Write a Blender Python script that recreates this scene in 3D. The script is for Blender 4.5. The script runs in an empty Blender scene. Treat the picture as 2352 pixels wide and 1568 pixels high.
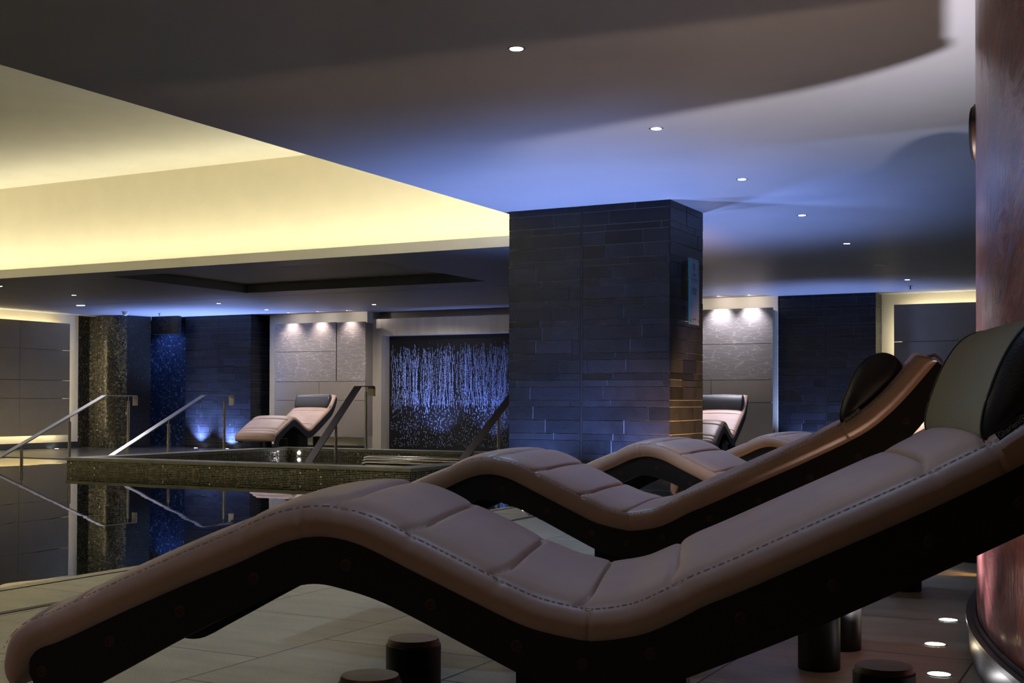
import bpy, math, random
from mathutils import Vector, Matrix
random.seed(7)
sc = bpy.context.scene
COL = sc.collection
R = math.radians

# ------------------------------------------------------------------ camera
def set_camera():
    yaw, pitch, roll, f, sh = 0.481172, 0.013413, 0.00263964, 2827.47, 100.67
    F = Vector((-math.sin(yaw)*math.cos(pitch), math.cos(yaw)*math.cos(pitch), math.sin(pitch)))
    r = Vector((math.cos(yaw), math.sin(yaw), 0)); u = r.cross(F)
    r2 = r*math.cos(roll)+u*math.sin(roll); u2 = -r*math.sin(roll)+u*math.cos(roll)
    cd = bpy.data.cameras.new('camera'); co = bpy.data.objects.new('camera', cd); COL.objects.link(co)
    cd.sensor_width = 36; cd.lens = f/2352*36; cd.shift_y = sh/2352
    cd.clip_start = .05; cd.clip_end = 200
    co.matrix_world = Matrix(((r2.x, u2.x, -F.x, 0), (r2.y, u2.y, -F.y, 0), (r2.z, u2.z, -F.z, 1.0), (0, 0, 0, 1)))
    sc.camera = co
set_camera()
# ------------------------------------------------------------------ world and exposure
w = bpy.data.worlds.new('world'); sc.world = w; w.use_nodes = True
w.node_tree.nodes['Background'].inputs[0].default_value = (.55, .62, 1, 1)
w.node_tree.nodes['Background'].inputs[1].default_value = 0.0
sc.view_settings.view_transform = 'Standard'; sc.view_settings.look = 'None'
sc.view_settings.exposure = 1.0; sc.view_settings.gamma = 1; sc.view_settings.use_curve_mapping = False
cy = sc.cycles
cy.use_denoising = True; cy.max_bounces = 10; cy.diffuse_bounces = 5; cy.glossy_bounces = 5
cy.transmission_bounces = 6; cy.caustics_reflective = False; cy.caustics_refractive = False
cy.sample_clamp_indirect = 3.0; cy.use_light_tree = True

H = 2.82           # ceiling height
# light levels (tuned against the photograph)
COVE = 20.5        # recess LED strips
PANEL_GLOW = 25.0  # LED strips behind the wall panels
BLUE = (.27, .41, 1.0); WARM = (1.0, .925, .67); AMBER = (1.0, .50, .17); WHITE = (1.0, .93, .95); COOL = (.44, .61, 1.0)

def spot(name, loc, aim, power, color, size=60, blend=.6, radius=.03, parent=None):
    l = bpy.data.lights.new(name, 'SPOT'); l.energy = power; l.color = color
    l.spot_size = R(size); l.spot_blend = blend; l.shadow_soft_size = radius
    o = bpy.data.objects.new(name, l); COL.objects.link(o); o.location = loc
    o.rotation_euler = (Vector(aim)-Vector(loc)).to_track_quat('-Z', 'Y').to_euler()
    if parent: o.parent = parent; 
    return o

# ------------------------------------------------------------------ materials
def newmat(name):
    m = bpy.data.materials.new(name); m.use_nodes = True
    return m, m.node_tree, m.node_tree.nodes['Principled BSDF']
def N(nt, t, **kw):
    n = nt.nodes.new(t)
    for k, v in kw.items():
        if k.startswith('i_'):
            n.inputs[int(k[2:]) if k[2:].isdigit() else k[2:].replace('_', ' ')].default_value = v
        else: setattr(n, k, v)
    return n
def ramp(nt, stops):
    n = nt.nodes.new('ShaderNodeValToRGB'); e = n.color_ramp.elements
    while len(e) > 1: e.remove(e[-1])
    e[0].position = stops[0][0]; e[0].color = (*stops[0][1], 1)
    for p, c in stops[1:]:
        x = e.new(p); x.color = (*c, 1)
    return n
def simple(name, col, rough=.5, metal=0, spec=.5, noise=0, nscale=8, bump=0, bscale=60, coat=0, stretch=None):
    m, nt, b = newmat(name); L = nt.links.new
    b.inputs['Base Color'].default_value = (*col, 1); b.inputs['Roughness'].default_value = rough
    b.inputs['Metallic'].default_value = metal; b.inputs['Specular IOR Level'].default_value = spec
    b.inputs['Coat Weight'].default_value = coat
    tc = N(nt, 'ShaderNodeTexCoord')
    src = tc.outputs['Object']
    if stretch:
        mp = N(nt, 'ShaderNodeMapping'); mp.inputs['Scale'].default_value = stretch; L(src, mp.inputs[0]); src = mp.outputs[0]
    if noise:
        nz = N(nt, 'ShaderNodeTexNoise', i_Scale=nscale, i_Detail=5.0); L(src, nz.inputs['Vector'])
        r = ramp(nt, [(.25, tuple(c*(1-noise) for c in col)), (.75, tuple(min(1, c*(1+noise)) for c in col))])
        L(nz.outputs[0], r.inputs[0]); L(r.outputs[0], b.inputs['Base Color'])
    if bump:
        n2 = N(nt, 'ShaderNodeTexNoise', i_Scale=bscale, i_Detail=4.0); L(src, n2.inputs['Vector'])
        bp = N(nt, 'ShaderNodeBump', i_Strength=bump, i_Distance=.01); L(n2.outputs[0], bp.inputs['Height']); L(bp.outputs[0], b.inputs['Normal'])
    return m
def emit(name, col, strength):
    m, nt, b = newmat(name)
    b.inputs['Base Color'].default_value = (.8, .8, .8, 1)
    b.inputs['Emission Color'].default_value = (*col, 1); b.inputs['Emission Strength'].default_value = strength
    return m

M = {}
M['ceiling'] = simple('ceiling_paint', (.40, .41, .455), .42, noise=.05, nscale=1.5)
M['cream'] = simple('cream_plaster', (.82, .76, .60), .7, noise=.03, nscale=3)
M['recess_top'] = simple('recess_ceiling_paint', (.90, .88, .80), .7, noise=.03, nscale=2)
M['dark_wall'] = simple('dark_plaster', (.06, .06, .06), .7)
M['led'] = emit('warm_led_strip', WARM, COVE)
M['led_side'] = emit('warm_led_strip_side', WARM, COVE*2.6)
M['led_panel'] = emit('warm_led_behind_panels', WARM, PANEL_GLOW)
M['lens'] = emit('downlight_lens', (1, .97, .98), 22)
M['lens_dim'] = emit('small_lens', (1, .93, .8), 6)
M['lens_floor'] = emit('floor_light_lens', (1, .97, 1), 14)
M['lens_amber'] = emit('amber_floor_light_lens', (1, .80, .50), 14)
M['lens_blue'] = emit('blue_floor_light_lens', (.75, .82, 1), 20)
M['trim_ring'] = simple('brushed_ring', (.5, .5, .5), .35, 1)
M['steel'] = simple('brushed_steel', (.55, .53, .50), .26, 1, noise=.06, nscale=3, stretch=(60, 60, 1))
M['steel_dark'] = simple('satin_steel_rail', (.50, .50, .53), .34, 1)
M['steel_darker'] = simple('darker_steel_rail', (.22, .19, .17), .4, 1)  # rail steel in a darker, slightly warmer tone
M['frame_steel'] = simple('waterfall_steel', (.80, .71, .56), .42, .4, noise=.12, nscale=2.0, stretch=(3, 3, .6))
M['black'] = simple('black_lacquer', (.010, .010, .011), .5, spec=.3)
M['black_frame'] = simple('black_lounger_frame', (.010, .010, .011), .55, spec=.35)
M['black_leather'] = simple('black_leather', (.028, .030, .034), .42, bump=.12, bscale=220)
M['pillow_cloth'] = simple('charcoal_weave', (.27, .27, .195), .72, bump=.2, bscale=500, noise=.12, nscale=300)
M['grout_stone'] = simple('stone_coping', (.17, .17, .13), .45, noise=.15, nscale=8)
M['skirt'] = simple('dark_skirting', (.035, .04, .04), .35)
M['skirt_stone'] = simple('grey_granite', (.14, .15, .16), .3, noise=.5, nscale=90)
M['glass_teal'] = simple('teal_glass_edge', (.02, .33, .30), .12, spec=.6)
M['brass'] = simple('brass_washer', (.045, .022, .014), .5, .3)
M['thread'] = simple('dark_thread', (.30, .20, .155), .8)
M['tag_text'] = simple('silver_print', (.42, .44, .44), .5)
M['white_plastic'] = simple('white_plastic', (.62, .60, .55), .5)

def leather(name, col):
    m, nt, b = newmat(name); L = nt.links.new
    tc = N(nt, 'ShaderNodeTexCoord')
    nz = N(nt, 'ShaderNodeTexNoise', i_Scale=6.0, i_Detail=4.0); L(tc.outputs['Object'], nz.inputs['Vector'])
    r = ramp(nt, [(.3, tuple(c*.93 for c in col)), (.7, tuple(c*1.07 for c in col))]); L(nz.outputs[0], r.inputs[0]); L(r.outputs[0], b.inputs['Base Color'])
    v = N(nt, 'ShaderNodeTexVoronoi', i_Scale=420.0); L(tc.outputs['Object'], v.inputs['Vector'])
    n2 = N(nt, 'ShaderNodeTexNoise', i_Scale=25.0, i_Detail=2.0); L(tc.outputs['Object'], n2.inputs['Vector'])
    ad = N(nt, 'ShaderNodeMath', operation='MULTIPLY_ADD', i_1=.12); L(v.outputs[0], ad.inputs[0]); L(n2.outputs[0], ad.inputs[2])
    bp = N(nt, 'ShaderNodeBump', i_Strength=.18, i_Distance=.006); L(ad.outputs[0], bp.inputs['Height']); L(bp.outputs[0], b.inputs['Normal'])
    b.inputs['Roughness'].default_value = .44; b.inputs['Specular IOR Level'].default_value = .45
    return m
M['leather'] = leather('rose_tan_leather', (.46, .315, .235))

def slate_mat():
    m, nt, b = newmat('slate_brick'); L = nt.links.new
    at = N(nt, 'ShaderNodeAttribute', attribute_name='tint')
    tc = N(nt, 'ShaderNodeTexCoord')
    nz = N(nt, 'ShaderNodeTexNoise', i_Scale=3.5, i_Detail=8.0, i_Roughness=.65, i_Distortion=.8); L(tc.outputs['Object'], nz.inputs['Vector'])
    r = ramp(nt, [(.3, (.6, .6, .6)), (.7, (1.35, 1.35, 1.35))]); L(nz.outputs[0], r.inputs[0])
    mx = N(nt, 'ShaderNodeMix', data_type='RGBA', blend_type='MULTIPLY'); mx.inputs[0].default_value = 1
    L(at.outputs['Color'], mx.inputs[6]); L(r.outputs[0], mx.inputs[7]); L(mx.outputs[2], b.inputs['Base Color'])
    n2 = N(nt, 'ShaderNodeTexNoise', i_Scale=55.0, i_Detail=6.0); L(tc.outputs['Object'], n2.inputs['Vector'])
    wv = N(nt, 'ShaderNodeTexVoronoi', feature='DISTANCE_TO_EDGE', i_Scale=2.2); L(nz.outputs['Color'], wv.inputs['Vector'])
    ad = N(nt, 'ShaderNodeMath', operation='MULTIPLY_ADD', i_1=1.2); L(nz.outputs[0], ad.inputs[0]); L(n2.outputs[0], ad.inputs[2])
    bp = N(nt, 'ShaderNodeBump', i_Strength=.30, i_Distance=.008); L(ad.outputs[0], bp.inputs['Height']); L(bp.outputs[0], b.inputs['Normal'])
    b.inputs['Roughness'].default_value = .38; b.inputs['Specular IOR Level'].default_value = .28
    return m
M['slate'] = slate_mat()
M['mortar'] = simple('slate_mortar', (.15, .17, .20), .7)

def tile_floor():
    m, nt, b = newmat('floor_tiles'); L = nt.links.new
    tc = N(nt, 'ShaderNodeTexCoord'); mp = N(nt, 'ShaderNodeMapping')
    # running bond along the room's depth: rows run along Y, offset half a tile in every other row
    mp.inputs['Rotation'].default_value = (0, 0, R(-90)); L(tc.outputs['Object'], mp.inputs[0])
    sep = N(nt, 'ShaderNodeSeparateXYZ'); L(tc.outputs['Object'], sep.inputs[0])
    cmb = N(nt, 'ShaderNodeCombineXYZ')
    ax = N(nt, 'ShaderNodeMath', operation='ADD', i_1=-4.24+.845*20); L(sep.outputs[1], ax.inputs[0]); L(ax.outputs[0], cmb.inputs[0])
    ay = N(nt, 'ShaderNodeMath', operation='ADD', i_1=3.10+.825*40+.825); L(sep.outputs[0], ay.inputs[0]); L(ay.outputs[0], cmb.inputs[1])
    br = N(nt, 'ShaderNodeTexBrick'); L(cmb.outputs[0], br.inputs['Vector'])
    br.offset = .5; br.offset_frequency = 2; br.squash = 1
    br.inputs['Scale'].default_value = 1; br.inputs['Brick Width'].default_value = .845; br.inputs['Row Height'].default_value = .825
    br.inputs['Mortar Size'].default_value = .0048; br.inputs['Mortar Smooth'].default_value = .1; br.inputs['Bias'].default_value = 0
    br.inputs['Color1'].default_value = (.29, .275, .20, 1); br.inputs['Color2'].default_value = (.35, .33, .245, 1)
    br.inputs['Mortar'].default_value = (.015, .014, .011, 1)
    n1 = N(nt, 'ShaderNodeTexNoise', i_Scale=2.0, i_Detail=8.0, i_Roughness=.6)
    m2 = N(nt, 'ShaderNodeMapping'); m2.inputs['Scale'].default_value = (1, 3.5, 1); L(tc.outputs['Object'], m2.inputs[0]); L(m2.outputs[0], n1.inputs['Vector'])
    r = ramp(nt, [(.3, (.74, .74, .74)), (.7, (1.2, 1.2, 1.2))]); L(n1.outputs[0], r.inputs[0])
    n2 = N(nt, 'ShaderNodeTexNoise', i_Scale=120.0, i_Detail=3.0); L(tc.outputs['Object'], n2.inputs['Vector'])
    r2 = ramp(nt, [(.35, (.8, .8, .8)), (.6, (1.1, 1.1, 1.1))]); L(n2.outputs[0], r2.inputs[0])
    a = N(nt, 'ShaderNodeMix', data_type='RGBA', blend_type='MULTIPLY'); a.inputs[0].default_value = 1; L(br.outputs[0], a.inputs[6]); L(r.outputs[0], a.inputs[7])
    c = N(nt, 'ShaderNodeMix', data_type='RGBA', blend_type='MULTIPLY'); c.inputs[0].default_value = 1; L(a.outputs[2], c.inputs[6]); L(r2.outputs[0], c.inputs[7])
    L(c.outputs[2], b.inputs['Base Color'])
    bp = N(nt, 'ShaderNodeBump', i_Strength=.25, i_Distance=.004); L(n2.outputs[0], bp.inputs['Height']); L(bp.outputs[0], b.inputs['Normal'])
    b.inputs['Roughness'].default_value = .38; b.inputs['Specular IOR Level'].default_value = .4
    return m
M['floor'] = tile_floor()

def mosaic(name, pitch=.022, star=.994, base=((.004, .004, .004), (.03, .022, .012), (.012, .025, .028)), grout=(.16, .155, .11), rough=.18):
    m, nt, b = newmat(name); L = nt.links.new
    uv = N(nt, 'ShaderNodeUVMap'); 
    sc1 = N(nt, 'ShaderNodeVectorMath', operation='SCALE'); sc1.inputs['Scale'].default_value = 1/pitch; L(uv.outputs[0], sc1.inputs[0])
    fl = N(nt, 'ShaderNodeVectorMath', operation='FLOOR'); L(sc1.outputs[0], fl.inputs[0])
    fr = N(nt, 'ShaderNodeVectorMath', operation='FRACTION'); L(sc1.outputs[0], fr.inputs[0])
    wn = N(nt, 'ShaderNodeTexWhiteNoise', noise_dimensions='3D'); L(fl.outputs[0], wn.inputs['Vector'])
    r = ramp(nt, [(0, base[0]), (.45, base[0]), (.5, base[1]), (.72, base[1]), (.76, base[2]), (.9, base[2]), (.93, tuple(3*x for x in base[1])), (star, tuple(3*x for x in base[1])), (star+.0005, (.85, .8, .72))])
    r.color_ramp.interpolation = 'CONSTANT'; L(wn.outputs[0], r.inputs[0])
    sp = N(nt, 'ShaderNodeSeparateXYZ'); L(fr.outputs[0], sp.inputs[0])
    def edge(o):
        a = N(nt, 'ShaderNodeMath', operation='SUBTRACT', i_1=.5); L(o, a.inputs[0])
        c = N(nt, 'ShaderNodeMath', operation='ABSOLUTE'); L(a.outputs[0], c.inputs[0])
        d = N(nt, 'ShaderNodeMath', operation='GREATER_THAN', i_1=.43); L(c.outputs[0], d.inputs[0]); return d
    mxm = N(nt, 'ShaderNodeMath', operation='MAXIMUM'); L(edge(sp.outputs[0]).outputs[0], mxm.inputs[0]); L(edge(sp.outputs[1]).outputs[0], mxm.inputs[1])
    mx = N(nt, 'ShaderNodeMix', data_type='RGBA'); L(mxm.outputs[0], mx.inputs[0]); L(r.outputs[0], mx.inputs[6]); mx.inputs[7].default_value = (*grout, 1)
    L(mx.outputs[2], b.inputs['Base Color'])
    rr = N(nt, 'ShaderNodeMath', operation='MULTIPLY_ADD', i_1=.6, i_2=rough); L(mxm.outputs[0], rr.inputs[0]); L(rr.outputs[0], b.inputs['Roughness'])
    # every tile sits at a slightly different tilt
    sb = N(nt, 'ShaderNodeVectorMath', operation='SUBTRACT'); sb.inputs[1].default_value = (.5, .5, .5); L(wn.outputs['Color'], sb.inputs[0])
    s2 = N(nt, 'ShaderNodeVectorMath', operation='SCALE'); s2.inputs['Scale'].default_value = .12; L(sb.outputs[0], s2.inputs[0])
    ge = N(nt, 'ShaderNodeNewGeometry'); ad = N(nt, 'ShaderNodeVectorMath', operation='ADD'); L(ge.outputs['Normal'], ad.inputs[0]); L(s2.outputs[0], ad.inputs[1])
    nm = N(nt, 'ShaderNodeVectorMath', operation='NORMALIZE'); L(ad.outputs[0], nm.inputs[0]); L(nm.outputs[0], b.inputs['Normal'])
    return m
M['mosaic'] = mosaic('dark_glass_mosaic', base=((.004, .004, .004), (.05, .036, .022), (.014, .040, .045)), grout=(.46, .43, .30))
M['mosaic_wall'] = mosaic('bronze_glass_mosaic', .030, .9955, ((.006, .006, .005), (.06, .042, .022), (.02, .035, .035)), (.13, .115, .08), .16)
M['mosaic_pool'] = mosaic('black_pool_mosaic', .05, .9972, ((.002, .003, .003), (.004, .005, .005), (.003, .008, .009)), (.004, .005, .005))
M['mosaic_black'] = mosaic('black_wall_mosaic', .03, .996, ((.003, .003, .003), (.010, .008, .005), (.004, .007, .007)), (.012, .012, .010), .3)
M['mosaic_blue'] = mosaic('blue_grey_mosaic', .04, .9985, ((.05, .08, .14), (.08, .12, .20), (.12, .16, .28)), (.02, .03, .05))

def water_mat():
    m, nt, b = newmat('pool_water'); L = nt.links.new
    b.inputs['Base Color'].default_value = (.55, .75, .72, 1); b.inputs['Roughness'].default_value = .0
    b.inputs['IOR'].default_value = 1.45; b.inputs['Transmission Weight'].default_value = 1
    tc = N(nt, 'ShaderNodeTexCoord'); nz = N(nt, 'ShaderNodeTexNoise', i_Scale=1.3, i_Detail=2.0); L(tc.outputs['Object'], nz.inputs['Vector'])
    bp = N(nt, 'ShaderNodeBump', i_Strength=.03, i_Distance=.02); L(nz.outputs[0], bp.inputs['Height']); L(bp.outputs[0], b.inputs['Normal'])
    return m
M['water'] = water_mat()

def crackle_mat():
    m, nt, b = newmat('crackled_panel'); L = nt.links.new
    tc = N(nt, 'ShaderNodeTexCoord'); mp = N(nt, 'ShaderNodeMapping'); mp.inputs['Scale'].default_value = (3.6, 1, 17.0); L(tc.outputs['Object'], mp.inputs[0])
    nz = N(nt, 'ShaderNodeTexNoise', i_Scale=1.2, i_Detail=3.0); L(mp.outputs[0], nz.inputs['Vector'])
    s = N(nt, 'ShaderNodeVectorMath', operation='MULTIPLY_ADD'); s.inputs[1].default_value = (.9, .9, .9); L(nz.outputs['Color'], s.inputs[0]); L(mp.outputs[0], s.inputs[2])
    v = N(nt, 'ShaderNodeTexVoronoi', feature='DISTANCE_TO_EDGE', i_Scale=1.0); L(s.outputs[0], v.inputs['Vector'])
    r = ramp(nt, [(0, (.44, .40, .35)), (.035, (.24, .212, .185))]); L(v.outputs[0], r.inputs[0]); L(r.outputs[0], b.inputs['Base Color'])
    bp = N(nt, 'ShaderNodeBump', i_Strength=.4, i_Distance=.004); L(r.outputs[0], bp.inputs['Height']); L(bp.outputs[0], b.inputs['Normal'])
    b.inputs['Roughness'].default_value = .5
    return m
M['crackle'] = crackle_mat()
M['panel'] = simple('plain_panel', (.25, .215, .17), .55, noise=.06, nscale=4)
M['panel_grey'] = simple('olive_grey_panel', (.38, .31, .17), .5, noise=.06, nscale=3)

def drum_mat():
    m, nt, b = newmat('rose_venetian_plaster'); L = nt.links.new
    tc = N(nt, 'ShaderNodeTexCoord'); mp = N(nt, 'ShaderNodeMapping'); mp.inputs['Scale'].default_value = (1.1, 1.1, 1.25); L(tc.outputs['Object'], mp.inputs[0])
    nz = N(nt, 'ShaderNodeTexNoise', i_Scale=1.9, i_Detail=9.0, i_Roughness=.58, i_Distortion=2.6); L(mp.outputs[0], nz.inputs['Vector'])
    r = ramp(nt, [(.28, (.12, .042, .052)), (.48, (.26, .095, .10)), (.66, (.38, .18, .175))]); L(nz.outputs[0], r.inputs[0])
    v = N(nt, 'ShaderNodeTexVoronoi', feature='DISTANCE_TO_EDGE', i_Scale=3.2)
    s = N(nt, 'ShaderNodeVectorMath', operation='MULTIPLY_ADD'); s.inputs[1].default_value = (.6, .6, .6); L(nz.outputs['Color'], s.inputs[0]); L(mp.outputs[0], s.inputs[2]); L(s.outputs[0], v.inputs['Vector'])
    r3 = ramp(nt, [(0, (.55, .36, .33)), (.02, (0, 0, 0))]); L(v.outputs[0], r3.inputs[0])
    mx = N(nt, 'ShaderNodeMix', data_type='RGBA', blend_type='ADD'); mx.inputs[0].default_value = .25; L(r.outputs[0], mx.inputs[6]); L(r3.outputs[0], mx.inputs[7]); L(mx.outputs[2], b.inputs['Base Color'])
    ad = N(nt, 'ShaderNodeMath', operation='ADD'); L(nz.outputs[0], ad.inputs[0]); L(v.outputs[0], ad.inputs[1])
    bp = N(nt, 'ShaderNodeBump', i_Strength=.30, i_Distance=.012); L(ad.outputs[0], bp.inputs['Height']); L(bp.outputs[0], b.inputs['Normal'])
    b.inputs['Roughness'].default_value = .20; b.inputs['Specular IOR Level'].default_value = .55
    return m
M['drum'] = drum_mat()

# ------------------------------------------------------------------ geometry helpers
class MB:
    def __init__(s): s.v = []; s.f = []; s.uv = []; s.tint = []
    def face(s, pts, uv=None, tint=(.1, .1, .1)):
        n = len(s.v); s.v += [tuple(p) for p in pts]; s.f.append(tuple(range(n, n+len(pts))))
        s.uv.append(uv or [(0, 0)]*len(pts)); s.tint.append(tint)
    def box(s, x0, x1, y0, y1, z0, z1, tint=(.1, .1, .1)):
        c = [(x0, y0, z0), (x1, y0, z0), (x1, y1, z0), (x0, y1, z0), (x0, y0, z1), (x1, y0, z1), (x1, y1, z1), (x0, y1, z1)]
        for idx, ax in (((0, 3, 2, 1), 2), ((4, 5, 6, 7), 2), ((0, 1, 5, 4), 1), ((1, 2, 6, 5), 0), ((2, 3, 7, 6), 1), ((3, 0, 4, 7), 0)):
            p = [c[i] for i in idx]
            uv = [((q[0], q[1]) if ax == 2 else (q[0], q[2]) if ax == 1 else (q[1]+.37, q[2])) for q in p]
            s.face(p, uv, tint)
    def grid(s, rows, closed=False, tint=(.1, .1, .1)):
        """rows: list of equally long point lists joined as shared-vertex quads"""
        n = len(s.v); m = len(rows[0])
        for r in rows: s.v += [tuple(p) for p in r]
        for i in range(len(rows)-1):
            for j in range(m if closed else m-1):
                k = (j+1) % m
                s.f.append((n+i*m+j, n+i*m+k, n+(i+1)*m+k, n+(i+1)*m+j)); s.uv.append([(0, 0)]*4); s.tint.append(tint)
    def poly(s, idx_pts): s.face(idx_pts)
    def tube(s, pts, r, seg=10, cap=True):
        pts = [Vector(p) for p in pts]; rows = []
        up = Vector((0, 0, 1))
        for i, p in enumerate(pts):
            d = (pts[min(i+1, len(pts)-1)]-pts[max(i-1, 0)]).normalized()
            a = d.cross(up) if abs(d.z) < .95 else d.cross(Vector((1, 0, 0)))
            a.normalize(); b = d.cross(a).normalized()
            rows.append([p+a*(r*math.cos(t*2*math.pi/seg))+b*(r*math.sin(t*2*math.pi/seg)) for t in range(seg)])
        s.grid(rows, True)
        if cap: s.face(rows[0][::-1]); s.face(rows[-1])
    def lathe(s, c, prof, seg=32):
        rows = [[(c[0]+r*math.cos(2*math.pi*k/seg), c[1]+r*math.sin(2*math.pi*k/seg), c[2]+z) for k in range(seg)] for r, z in prof]
        s.grid(rows, True)
    def bar(s, pts, wdir, hw, hh):
        """flat rectangular bar along pts, wide in wdir"""
        pts = [Vector(p) for p in pts]; W = Vector(wdir); rows = []
        for i, p in enumerate(pts):
            d = (pts[min(i+1, len(pts)-1)]-pts[max(i-1, 0)]).normalized(); n = W.cross(d).normalized()
            rows.append([p+W*hw+n*hh, p-W*hw+n*hh, p-W*hw-n*hh, p+W*hw-n*hh])
        s.grid(rows, True); s.face(rows[0][::-1]); s.face(rows[-1])
    def build(s, name, mat, parent=None, smooth=None, loc=None):
        me = bpy.data.meshes.new(name); me.from_pydata(s.v, [], s.f)
        uvl = me.uv_layers.new(name='UVMap'); k = 0
        flat = [c for f in s.uv for p in f for c in p]; uvl.data.foreach_set('uv', flat)
        at = me.attributes.new('tint', 'FLOAT_COLOR', 'FACE'); at.data.foreach_set('color', [c for t in s.tint for c in (*t, 1)])
        me.materials.append(M[mat] if isinstance(mat, str) else mat)
        if smooth:
            me.polygons.foreach_set('use_smooth', [True]*len(me.polygons)); me.set_sharp_from_angle(angle=R(smooth))
        me.update()
        o = bpy.data.objects.new(name, me); COL.objects.link(o)
        if parent: o.parent = parent
        if loc: o.location = loc
        return o
def struct(o): o['kind'] = 'structure'; return o
def tag(o, label, cat, group=None):
    o['label'] = label; o['category'] = cat
    if group: o['group'] = group
    return o
def empty(name, loc=(0, 0, 0), rz=0):
    o = bpy.data.objects.new(name, None); COL.objects.link(o); o.location = loc; o.rotation_euler = (0, 0, rz); o.empty_display_size = .1; return o
def boxobj(name, mat, dims, parent=None):
    m = MB(); m.box(*dims); return m.build(name, mat, parent)
def copy_tree(o, parent=None):
    c = o.copy(); COL.objects.link(c)
    if parent: c.parent = parent
    for ch in list(o.children): copy_tree(ch, c)
    return c

# ------------------------------------------------------------------ room shell
PX0, PX1, PY0, PY1 = -18.9, -5.48, -3.5, 15.3      # pool
TX0, TX1, TY0, TY1 = -14.0, -8.12, 12.86, 17.9     # raised tub
f = MB()
f.box(PX1, 11, -6, 22.2, -.3, 0)                    # lounger side
f.box(PX0, PX1, -6, PY0, -.3, 0)
struct(f.build('floor', 'floor'))
f = MB(); f.box(-22, PX0, -6, 22.2, -.3, 0)          # dark wet stone round the far end of the pool
f.box(PX0, TX0, PY1, 22.2, -.3, 0)
f.box(TX1, PX1, PY1, 22.2, -.3, 0)
f.box(TX0, TX1, TY1, 22.2, -.3, 0)
struct(f.build('floor_far', simple('dark_wet_stone', (.11, .10, .08), .22, noise=.25, nscale=2.5, bump=.06, bscale=14)))
p = MB()
p.box(PX0-.1, PX1+.1, PY0-.1, PY1+.1, -1.5, -1.4)
p.box(PX0-.12, PX0-.002, PY0, PY1, -1.45, -.004); p.box(PX1+.002, PX1+.12, PY0, PY1, -1.45, -.004)
p.box(PX0, PX1, PY0-.12, PY0-.002, -1.45, -.004); p.box(PX0, TX0, PY1+.002, PY1+.12, -1.45, -.004); p.box(TX1, PX1, PY1+.002, PY1+.12, -1.45, -.004)
for k in range(4):                                  # steps under the left handrails
    p.box(-16.6, -14.2, PY1-.35*(k+1), PY1-.35*k-.004, -1.42, -.16-.2*k)
o = struct(p.build('pool_basin', 'mosaic_pool'))
wt = MB(); n = 3
wt.box(PX0, TX0-.01, PY0, PY1, -.10, -.012); wt.box(TX1+.01, PX1, PY0, PY1, -.10, -.012); wt.box(TX0-.01, TX1+.01, PY0, TY0-.01, -.10, -.012)
wm = bpy.data.meshes.new('pool_water')
# one continuous sheet of water (top surface only)
zs = -.012
wm.from_pydata([(PX0, PY0, zs), (PX1, PY0, zs), (PX1, PY1, zs), (TX1, PY1, zs), (TX1, TY0, zs), (TX0, TY0, zs), (TX0, PY1, zs), (PX0, PY1, zs)], [], [(0, 1, 2, 3, 4, 5, 6, 7)])
wm.materials.append(M['water']); wo = bpy.data.objects.new('pool_water', wm); COL.objects.link(wo)
tag(wo, 'still dark water filling the large pool beside the loungers', 'pool water')
# overflow lip and slot drain beside the pool
g = MB(); g.box(PX1+.10, PX1+.115, PY0, PY1, -.002, .003)
struct(g.build('trim_1', 'black'))
g = MB(); g.box(-4.832, -4.785, -5, 14, -.002, .003)
dr = g.build('slot_drain', 'black'); tag(dr, 'black slot drain set in the floor tiles beside the pool', 'drain')

# raised tub: mosaic sides, stone coping, own water
t = MB(); wd = .34
for (a, b, c, d) in ((TX0, TX1, TY0, TY0+wd), (TX0, TX1, TY1-wd, TY1), (TX0, TX0+wd, TY0+wd, TY1-wd), (TX1-wd, TX1, TY0+wd, TY1-wd)):
    t.box(a, b, c, d, -1.4, .135)
t.box(TX0+wd, TX1-wd, TY0+wd, TY1-wd, -1.0, -.9)
tub = empty('plunge_tub', ((TX0+TX1)/2, (TY0+TY1)/2, 0))
tag(tub, 'raised rectangular plunge tub with dark mosaic sides in front of the waterfall', 'plunge tub')
def par(o, p):                                     # parent keeping world position
    o.parent = p; o.matrix_parent_inverse = p.matrix_world.inverted() if p.matrix_world != Matrix() else Matrix.Translation(-p.location); return o
def keep(o, p):
    o.parent = p; o.matrix_parent_inverse = (Matrix.Translation(p.location) @ Matrix.Rotation(p.rotation_euler.z, 4, 'Z')).inverted(); return o
keep(t.build('mosaic_wall', 'mosaic'), tub)
t = MB(); e = .012
for (a, b, c, d) in ((TX0-e, TX1+e, TY0-e, TY0+wd), (TX0-e, TX1+e, TY1-wd, TY1+e), (TX0-e, TX0+wd, TY0+wd+.003, TY1-wd-.003), (TX1-wd, TX1+e, TY0+wd+.003, TY1-wd-.003)):
    if b-a > d-c:
        n = int((b-a)/.78); L_ = (b-a)/n
        for i in range(n): t.box(a+i*L_+.002, a+(i+1)*L_-.002, c, d, .137, .178)
    else:
        n = int((d-c)/.78); L_ = (d-c)/n
        for i in range(n): t.box(a, b, c+i*L_+.002, c+(i+1)*L_-.002, .137, .178)
keep(t.build('stone_coping', 'grout_stone'), tub)
t = MB(); t.face([(TX0+wd, TY0+wd, .03), (TX1-wd, TY0+wd, .03), (TX1-wd, TY1-wd, .03), (TX0+wd, TY1-wd, .03)])
keep(t.build('tub_water', 'water'), tub)
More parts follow.
